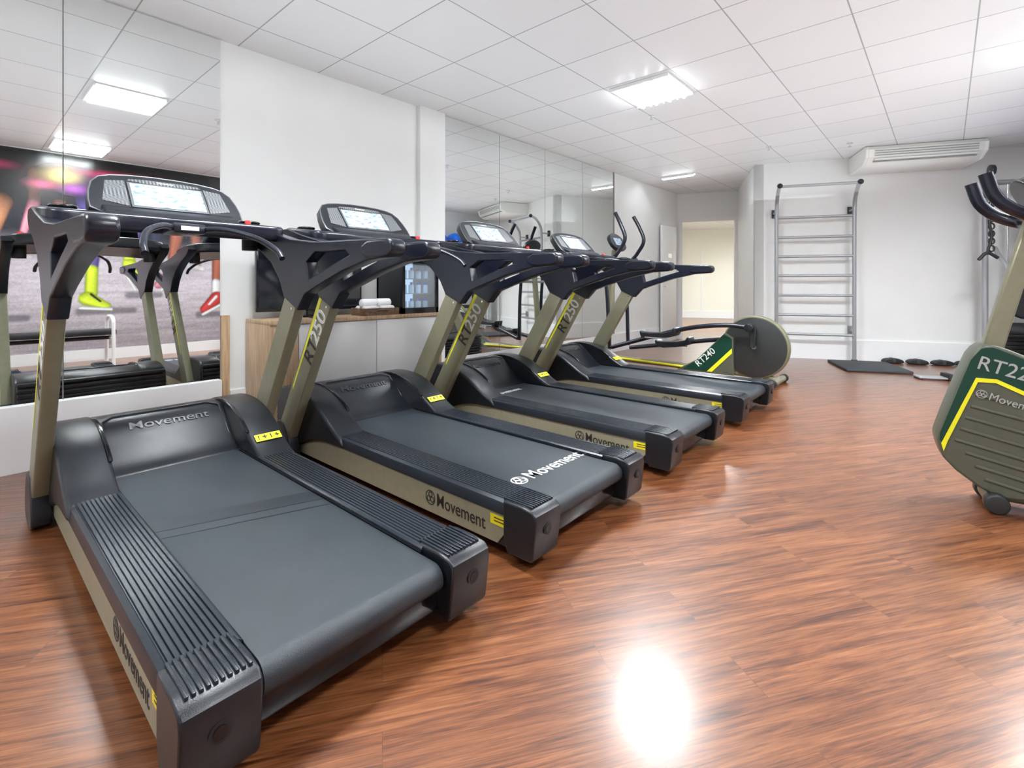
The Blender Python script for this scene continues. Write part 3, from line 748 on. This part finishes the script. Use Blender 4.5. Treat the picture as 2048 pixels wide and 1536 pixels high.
S = empty('cable_station', backpt(2.82, -0.46), RZ, label='chrome and black cable gym station with pulleys and padded seat', cat='gym machine')
for x in (-0.32, 0.32):
    tube('post', [(x, 0, 0.0), (x, 0, 2.30)], 0.03, M_steel, S, smooth=False)
tube('top_beam', [(-0.32, 0, 2.30), (0.32, 0, 2.30)], 0.032, M_steel, S, smooth=False)
tube('base_beam', [(-0.34, 0, 0.035), (0.4, 0, 0.035)], 0.034, M_steel, S, smooth=False)
for s in (-1, 1):
    tube('guide_rod', [(s*0.10, 0, 0.05), (s*0.10, 0, 2.28)], 0.011, M_chrome, S, smooth=False)
for k in range(11):
    box('weight_plate', (-0.16, -0.06, 0.10+0.045*k), (0.16, 0.06, 0.14+0.045*k), M_rub, S, bev=0.004)
tube('pulley_arm', [(-0.30, -0.02, 2.22), (-0.42, -0.25, 2.30), (-0.45, -0.42, 2.36)], 0.028, M_steel, S)
for (x, y, z) in ((-0.45, -0.40, 2.38), (-0.44, -0.34, 2.24), (-0.36, -0.14, 2.16)):
    cyl('pulley', (x-0.02, y, z), (x+0.02, y, z), 0.065, M_blackg, S, bev=0.006)
tube('cable', [(-0.46, -0.46, 2.36), (-0.47, -0.46, 2.0)], 0.004, M_rub, S, smooth=False)
tube('hanging_strap', [(-0.47, -0.46, 2.0), (-0.50, -0.46, 1.8), (-0.48, -0.46, 1.6), (-0.52, -0.46, 1.42)], 0.014, M_rub, S)
for k in range(7):
    z = 1.98 - 0.085*k
    ring = [(-0.48+0.026*math.cos(a*math.pi/6), -0.46, z+0.034*math.sin(a*math.pi/6)) for a in range(12)]
    tube('chain_link', ring, 0.009, M_rub, S, smooth=False, cyclic=True)
tube('pull_handle', [(-0.60, -0.46, 1.34), (-0.52, -0.46, 1.42), (-0.42, -0.46, 1.36)], 0.018, M_rub, S)
tube('press_arm', [(-0.25, -0.05, 1.50), (-0.35, -0.35, 1.38), (-0.36, -0.55, 1.18), (-0.34, -0.5, 1.0)], 0.024, M_steel, S)
tube('press_arm', [(0.25, -0.05, 1.50), (0.35, -0.35, 1.38), (0.36, -0.55, 1.18), (0.34, -0.5, 1.0)], 0.024, M_steel, S)
box('seat_pad', (-0.20, -0.62, 0.50), (0.20, -0.22, 0.57), M_rub, S, bev=0.02)
tube('seat_post', [(0, -0.42, 0.0), (0, -0.42, 0.50)], 0.028, M_steel, S, smooth=False)
prism('back_pad', chaikin([(-0.16, 0.65), (-0.18, 1.1), (-0.14, 1.35), (0.14, 1.35), (0.18, 1.1), (0.16, 0.65)], 2), -0.17, -0.10, M_rub, S, bev=0.02)
tube('back_brace', [(0, -0.10, 1.0), (0, 0.0, 1.0)], 0.02, M_steel, S, smooth=False)

R = empty('ball_rack', (XR, 7.62, 0), label='chrome wall-mounted rack holding blue exercise balls', cat='rack')
for x in (-0.12, -0.36):
    tube('rail', [(x, -0.6, 1.82), (x, 0.6, 1.82)], 0.012, M_chrome, R, smooth=False)
for y in (-0.59, 0.59):
    tube('bracket', [(0, y, 1.81), (-0.12, y, 1.81), (-0.38, y, 1.81)], 0.012, M_chrome, R, smooth=False)
for y in (7.35, 7.88):
    o = empty('exercise_ball', (XR-0.24, y, 2.036), label='glossy blue inflatable exercise ball on wall rack', cat='exercise ball', group='blue exercise balls')
    sphere('ball', (0, 0, 0), 0.235, M_blue, o)
    cyl('valve', (-0.236, 0, 0), (-0.232, 0, 0), 0.012, M_white, o)

# ------------------------------------------------------------------ cabinet and things on it
K = empty('low_cabinet', (-3.70, 2.23, 0), label='oak-framed low cabinet with glossy white doors against wall', cat='cabinet')
yl, yr = 1.455-2.23, 3.0-2.23
box('body', (-0.215, yl+0.03, 0.06), (0.17, yr-0.03, 0.765), M_cab, K)
box('side_board', (-0.215, yl, 0.0), (0.20, yl+0.035, 0.77), M_wood, K, bev=0.002)
box('side_board', (-0.215, yr-0.035, 0.0), (0.20, yr, 0.77), M_wood, K, bev=0.002)
box('front_board', (0.17, yl+0.035, 0.0), (0.20, yl+0.20, 0.77), M_wood, K, bev=0.002)
box('countertop', (-0.215, yl, 0.77), (0.21, yr, 0.80), M_wood, K, bev=0.002)
box('plinth', (-0.20, yl+0.03, 0.0), (0.15, yr-0.03, 0.06), M_blackg, K)
dy0 = yl+0.205; dw = (yr-0.04-dy0)/2
for k in range(2):
    box('door', (0.172, dy0+dw*k+0.003, 0.07), (0.195, dy0+dw*(k+1)-0.003, 0.762), M_cab, K, bev=0.002)

tv = empty('television', (-3.78, 1.90, 0.80), label='black flat television standing on the low cabinet', cat='television')
box('panel', (-0.02, -0.43, 0.05), (0.02, 0.43, 0.53), M_blackg, tv, bev=0.006)
box('screen', (0.019, -0.415, 0.07), (0.022, 0.415, 0.515), principled('tv_glass', (0.006, 0.008, 0.012), 0.08), tv)
box('stand', (-0.08, -0.16, 0.0), (0.09, 0.16, 0.012), M_blackg, tv, bev=0.004)
box('stand_neck', (-0.02, -0.04, 0.012), (0.01, 0.04, 0.06), M_blackg, tv)

bk = empty('wicker_basket', (-3.60, 2.36, 0.80), label='small brown wicker basket with rolled towels on cabinet', cat='basket')
w = [box('r', (-0.10, -0.16, 0.0), (0.10, 0.16, 0.008), M_wick)]
for lo, hi in (((-0.105, -0.165, 0), (-0.092, 0.165, 0.060)), ((0.092, -0.165, 0), (0.105, 0.165, 0.060)), ((-0.10, -0.165, 0), (0.10, -0.152, 0.060)), ((-0.10, 0.152, 0), (0.10, 0.165, 0.060))):
    w.append(box('r', lo, hi, M_wick, bev=0.004))
join('weave', w, bk)
tube('handle', [(0.107, -0.05, 0.035), (0.125, -0.03, 0.045), (0.125, 0.03, 0.045), (0.107, 0.05, 0.035)], 0.006, M_wick, bk)
for i, (x, y, z) in enumerate(((-0.05, -0.075, 0.045), (0.045, -0.075, 0.045), (-0.05, 0.075, 0.045), (0.045, 0.075, 0.045), (0.0, -0.07, 0.100), (0.0, 0.07, 0.102))):
    o = cyl('rolled_towel', (0, -0.07, 0), (0, 0.07, 0), 0.034, M_tow, bev=0.012)
    o.location = (-3.60+x, 2.36+y, 0.80+z)
    tag(o, 'white rolled cotton towel in wicker basket', 'towel', 'rolled towels in basket')

fr = empty('mini_fridge', (-3.70, 2.77, 0.80), label='black countertop beverage cooler with lit glass door on cabinet', cat='fridge')
objs = [box('r', (-0.20, -0.20, 0.0), (0.16, 0.20, 0.03), M_black), box('r', (-0.20, -0.20, 0.46), (0.16, 0.20, 0.49), M_black),
        box('r', (-0.20, -0.20, 0.0), (0.16, -0.18, 0.49), M_black), box('r', (-0.20, 0.18, 0.0), (0.16, 0.20, 0.49), M_black), box('r', (-0.20, -0.2, 0.0), (-0.17, 0.20, 0.49), M_black)]
join('body', objs, fr)
box('glowing_liner', (-0.169, -0.178, 0.035), (-0.165, 0.178, 0.455), M_liner_glow, fr)  # emissive back panel added to brighten the interior, no lamp modelled
objs = [box('r', (0.16, -0.20, 0.0), (0.19, -0.172, 0.49), M_blackg), box('r', (0.16, 0.172, 0.0), (0.19, 0.20, 0.49), M_blackg), box('r', (0.16, -0.2, 0.0), (0.19, 0.2, 0.05), M_blackg), box('r', (0.16, -0.2, 0.44), (0.19, 0.2, 0.49), M_blackg)]
dr = join('door', objs, fr)
gm = bpy.data.materials.new('clear_glass'); gm.use_nodes = True
nt = gm.node_tree; b_ = nt.nodes['Principled BSDF']; b_.inputs['Base Color'].default_value = (0.9, 0.95, 1, 1); b_.inputs['Alpha'].default_value = 0.15; b_.inputs['Roughness'].default_value = 0.03
box('door_glass', (0.172, -0.172, 0.05), (0.178, 0.172, 0.44), gm, dr)
for z in (0.17, 0.30):
    box('shelf', (-0.16, -0.18, z), (0.15, 0.18, z+0.006), M_chrome, fr)
for z in (0.031, 0.177, 0.307):
    for k in range(4):
        yb = -0.12 + 0.08*k
        o = empty('water_bottle', (-3.60, 2.77+yb, 0.80+z), label='small clear blue water bottle inside glass-door cooler', cat='bottle', group='water bottles in the cooler')
        cyl('bottle_body', (0, 0, 0), (0, 0, 0.075), 0.024, M_bottle, o, seg=16, bev=0.006)
        cyl('bottle_cap', (0, 0, 0.075), (0, 0, 0.098), 0.011, M_blue, o, seg=12)
rc = box('remote_control', (-0.08, -0.02, 0), (0.08, 0.02, 0.018), M_blackg, bev=0.004); rc.location = (-3.56, 1.82, 0.80)
tag(rc, 'small black remote control lying on cabinet top', 'remote control')

# ------------------------------------------------------------------ mural on right wall: printed photograph plus a painted lamp reflection, colours stored per vertex
def build_mural():
    MU = empty('wall_mural', (0, 0, 0), label='large printed photo mural of runners legs on asphalt at night', cat='mural')
    Y0, Y1, Z0, Z1 = -1.6, 3.55, 0.15, CEIL-0.01
    ny, nz = 560, 290
    ys = np.linspace(Y0, Y1, ny); zs = np.linspace(Z0, Z1, nz)
    Yg, Zg = np.meshgrid(ys, zs, indexing='ij')
    def vnoise(sy, sz, seed):
        r = np.random.RandomState(seed)
        gy = int((Y1-Y0)*sy)+3; gz = int((Z1-Z0)*sz)+3
        g = r.rand(gy, gz)
        a = (Yg-Y0)*sy; c = (Zg-Z0)*sz
        i = a.astype(int); j = c.astype(int); fa = a-i; fc = c-j
        fa = fa*fa*(3-2*fa); fc = fc*fc*(3-2*fc)
        return (g[i, j]*(1-fa)*(1-fc)+g[i+1, j]*fa*(1-fc)+g[i, j+1]*(1-fa)*fc+g[i+1, j+1]*fa*fc)
    def sstep(a, b_, x):
        t = np.clip((x-a)/(b_-a), 0, 1); return t*t*(3-2*t)
    n = 0.45*vnoise(1.6, 24, 1)+0.25*vnoise(6, 50, 2)+0.3*vnoise(60, 80, 3)
    asp = (0.32+0.36*n)[..., None]*np.array([1.0, 0.90, 0.98])
    asp *= (0.75+0.5*np.exp(-((Zg-1.0)/0.45)**2))[..., None]
    d1 = vnoise(3, 3, 7)*0.6+vnoise(8, 7, 8)*0.4
    dark = np.array([0.010, 0.010, 0.018])*(0.5+d1[..., None]*1.6)
    k = sstep(1.40, 1.80, Zg+0.12*(vnoise(2.5, 2, 9)-0.5))[..., None]
    img = asp*(1-k)+dark*k
    def glow(y, z, ry, rz, col, s=1.0):
        nonlocal img
        g = np.exp(-(((Yg-y)/ry)**2+((Zg-z)/rz)**2))[..., None]*s
        img = img*(1-g)+np.array(col)*g
    def cap(p0, p1, r0, r1, col, edge=0.16, shade=0.70, hl=0.30, alpha=1.0):
        nonlocal img
        ax, az = p0; bx, bz = p1; dx = bx-ax; dz = bz-az; L2 = dx*dx+dz*dz+1e-9
        t = np.clip(((Yg-ax)*dx+(Zg-az)*dz)/L2, 0, 1)
        px = ax+t*dx; pz = az+t*dz; r = r0+(r1-r0)*t
        dd = np.hypot(Yg-px, Zg-pz)/r
        sd = ((Yg-px)*(-dz)+(Zg-pz)*dx)/np.sqrt(L2)/r
        a = (1-sstep(1-edge, 1+edge, dd))*alpha
        sh = 1-shade*np.clip(dd, 0, 1)**2 + hl*np.exp(-((sd+0.35)/0.3)**2)
        c = np.array(col)*sh[..., None]
        img = img*(1-a[..., None])+c*a[..., None]
    skin = (0.62, 0.26, 0.13); skin2 = (0.34, 0.10, 0.06); pur = (0.12, 0.09, 0.32); navy = (0.03, 0.03, 0.08)
    neon = (0.66, 0.84, 0.05); white = (0.85, 0.85, 0.85); red = (0.62, 0.05, 0.05); pink = (0.70, 0.25, 0.32); blk = (0.02, 0.02, 0.03)
    for (y, zt, zb, c) in ((0.05, 2.2, 1.45, skin2), (0.98, 2.1, 1.5, skin2), (2.02, 2.2, 1.35, navy), (2.55, 2.2, 1.35, skin2), (3.35, 2.3, 1.3, navy), (-0.3, 2.2, 1.3, skin2), (-1.0, 2.3, 1.2, navy)):
        cap((y, zt), (y+0.05, zb), 0.10, 0.05, c, edge=0.5, alpha=0.7)
        cap((y, zb), (y+0.12, zb-0.04), 0.05, 0.04, white, edge=0.6, alpha=0.5)
    for (y, z, w_) in ((1.38, 0.68, 0.40), (2.85, 0.58, 0.45), (0.3, 0.62, 0.35), (1.85, 0.90, 0.25)):
        cap((y-w_*0.5, z), (y+w_, z), 0.05, 0.04, (0.10, 0.09, 0.11), edge=0.6, shade=0.0, hl=0.0, alpha=0.7)
    cap((0.08, 2.5), (0.44, 2.10), 0.12, 0.10, skin2); cap((0.44, 2.12), (0.32, 1.60), 0.095, 0.062, skin); cap((0.30, 1.56), (0.22, 1.46), 0.055, 0.045, skin)
    cap((0.74, 2.5), (0.72, 2.12), 0.085, 0.065, skin2); cap((0.72, 2.12), (0.63, 1.74), 0.060, 0.038, pink); cap((0.60, 1.70), (0.72, 1.63), 0.042, 0.033, red)
    cap((1.44, 2.5), (1.78, 1.92), 0.17, 0.12, pur); cap((1.78, 1.92), (1.73, 1.42), 0.115, 0.06, pur)
    cap((1.72, 1.48), (1.74, 1.34), 0.072, 0.068, neon); cap((1.73, 1.34), (1.88, 1.02), 0.090, 0.052, neon); cap((1.64, 1.31), (1.80, 0.98), 0.020, 0.017, white)
    cap((1.24, 2.5), (1.33, 1.90), 0.17, 0.12, pur); cap((1.33, 1.90), (1.31, 1.20), 0.115, 0.060, pur)
    cap((1.31, 1.26), (1.30, 0.94), 0.070, 0.074, neon); cap((1.26, 0.86), (1.46, 0.75), 0.098, 0.060, neon)
    cap((1.19, 0.735), (1.52, 0.705), 0.026, 0.022, white); cap((1.30, 0.92), (1.40, 0.82), 0.016, 0.014, blk)
    cap((2.42, 2.5), (2.34, 1.95), 0.14, 0.10, blk); cap((2.34, 1.95), (2.24, 1.28), 0.095, 0.052, skin2)
    cap((2.24, 1.24), (2.08, 1.05), 0.076, 0.055, pink); cap((2.27, 1.14), (2.12, 0.97), 0.020, 0.017, white)
    cap((3.06, 2.6), (2.93, 1.88), 0.18, 0.125, skin2); cap((2.93, 1.88), (2.87, 1.05), 0.122, 0.065, skin2)
    cap((2.87, 1.08), (2.87, 0.94), 0.072, 0.076, white); cap((2.88, 0.84), (2.70, 0.66), 0.105, 0.066, red)
    cap((2.95, 0.73), (2.68, 0.58), 0.026, 0.024, white); cap((2.87, 0.86), (2.77, 0.74), 0.025, 0.020, white)
    cap((-0.75, 2.5), (-0.55, 1.8), 0.17, 0.11, skin); cap((-0.55, 1.8), (-0.75, 1.1), 0.10, 0.055, skin); cap((-0.75, 1.0), (-0.58, 0.9), 0.075, 0.05, white)
    fall = 1-0.88*sstep(1.85, 2.25, Zg+0.15*(vnoise(4, 3, 21)-0.5))
    img = img*fall[..., None]
    glow(1.00, 2.52, 0.16, 0.09, (0.80, 0.60, 0.22), 0.7)  # ceiling light's reflection painted into the colour, not printed motif
    glow(1.12, 2.36, 0.12, 0.06, (0.35, 0.08, 0.40), 0.6)
    glow(0.80, 2.38, 0.13, 0.05, (0.60, 0.10, 0.22), 0.6)
    glow(1.75, 2.60, 0.50, 0.05, (0.45, 0.02, 0.08), 0.8)
    glow(0.35, 2.58, 0.18, 0.05, (0.35, 0.02, 0.08), 0.7)
    glow(2.45, 2.52, 0.35, 0.05, (0.35, 0.03, 0.07), 0.6)
    img = img*(0.88+0.24*vnoise(90, 90, 30))[..., None]
    img = np.clip(img, 0.003, 0.95)
    idx = np.arange(ny*nz).reshape(ny, nz)
    verts = np.stack([np.full(ny*nz, XR-0.010), Yg.ravel(), Zg.ravel()], 1)
    a = idx[:-1, :-1].ravel(); b1 = idx[1:, :-1].ravel(); c1 = idx[1:, 1:].ravel(); d1_ = idx[:-1, 1:].ravel()
    faces = np.stack([a, d1_, c1, b1], 1)
    me = bpy.data.meshes.new('print')
    me.vertices.add(ny*nz); me.vertices.foreach_set('co', verts.ravel())
    nf = len(faces)
    me.loops.add(nf*4); me.loops.foreach_set('vertex_index', faces.ravel().astype(np.int32))
    me.polygons.add(nf); me.polygons.foreach_set('loop_start', np.arange(0, nf*4, 4, dtype=np.int32))
    me.update(calc_edges=True); me.validate()
    ca = me.color_attributes.new('print_colour', 'FLOAT_COLOR', 'POINT')
    rgba = np.concatenate([img.reshape(-1, 3), np.ones((ny*nz, 1))], 1)
    ca.data.foreach_set('color', rgba.ravel())
    m, nt, b = nodes_of('mural_print')
    at = nt.nodes.new('ShaderNodeVertexColor'); at.layer_name = 'print_colour'
    nt.links.new(at.outputs['Color'], b.inputs['Base Color']); b.inputs['Roughness'].default_value = 0.25
    finish('print', me, m, MU, 0)
    box('backing_board', (XR-0.0095, Y0, Z0), (XR-0.001, Y1, Z1), M_white, MU)
build_mural()

# ------------------------------------------------------------------ bench beside the mural
D = empty('weight_bench', (0.45, 0.95, 0), label='low black padded bench with white tubular end frames', cat='bench')
box('pad', (-0.14, -0.5, 0.40), (0.14, 0.5, 0.47), M_rub, D, bev=0.02)
for y in (-0.55, 0.45):
    tube('end_frame', [(-0.22, y, 0.0), (-0.21, y, 0.45), (-0.16, y, 0.62), (0.16, y, 0.62), (0.21, y, 0.45), (0.22, y, 0.0)], 0.02, M_doorw, D)
tube('spine', [(0, -0.55, 0.36), (0, 0.45, 0.36)], 0.025, M_rub, D, smooth=False)
for y in (-0.55, 0.45):
    tube('cross_bar', [(-0.21, y, 0.36), (0.21, y, 0.36)], 0.018, M_doorw, D, smooth=False)

sg = box('door_sign', (XL+0.091, 8.74, 1.55), (XL+0.095, 8.90, 1.63), M_chrome); tag(sg, 'small metal sign plate on white door', 'sign')

# ------------------------------------------------------------------ world, camera, colour
wd = bpy.data.worlds.new('world'); scn.world = wd; wd.use_nodes = True
wd.node_tree.nodes['Background'].inputs[0].default_value = (0.8, 0.85, 0.9, 1)
wd.node_tree.nodes['Background'].inputs[1].default_value = 0.3

cam = bpy.data.cameras.new('camera'); co = bpy.data.objects.new('camera', cam); COL.objects.link(co)
cam.sensor_width = 36; cam.lens = 988/2048*36; cam.shift_y = -0.0967; cam.clip_start = 0.02
co.location = (0, 0, 1.05); co.rotation_euler = (math.radians(90), 0, math.radians(41.3))
scn.camera = co
scn.view_settings.view_transform = 'Standard'
scn.view_settings.look = 'None'
scn.view_settings.exposure = 0.30
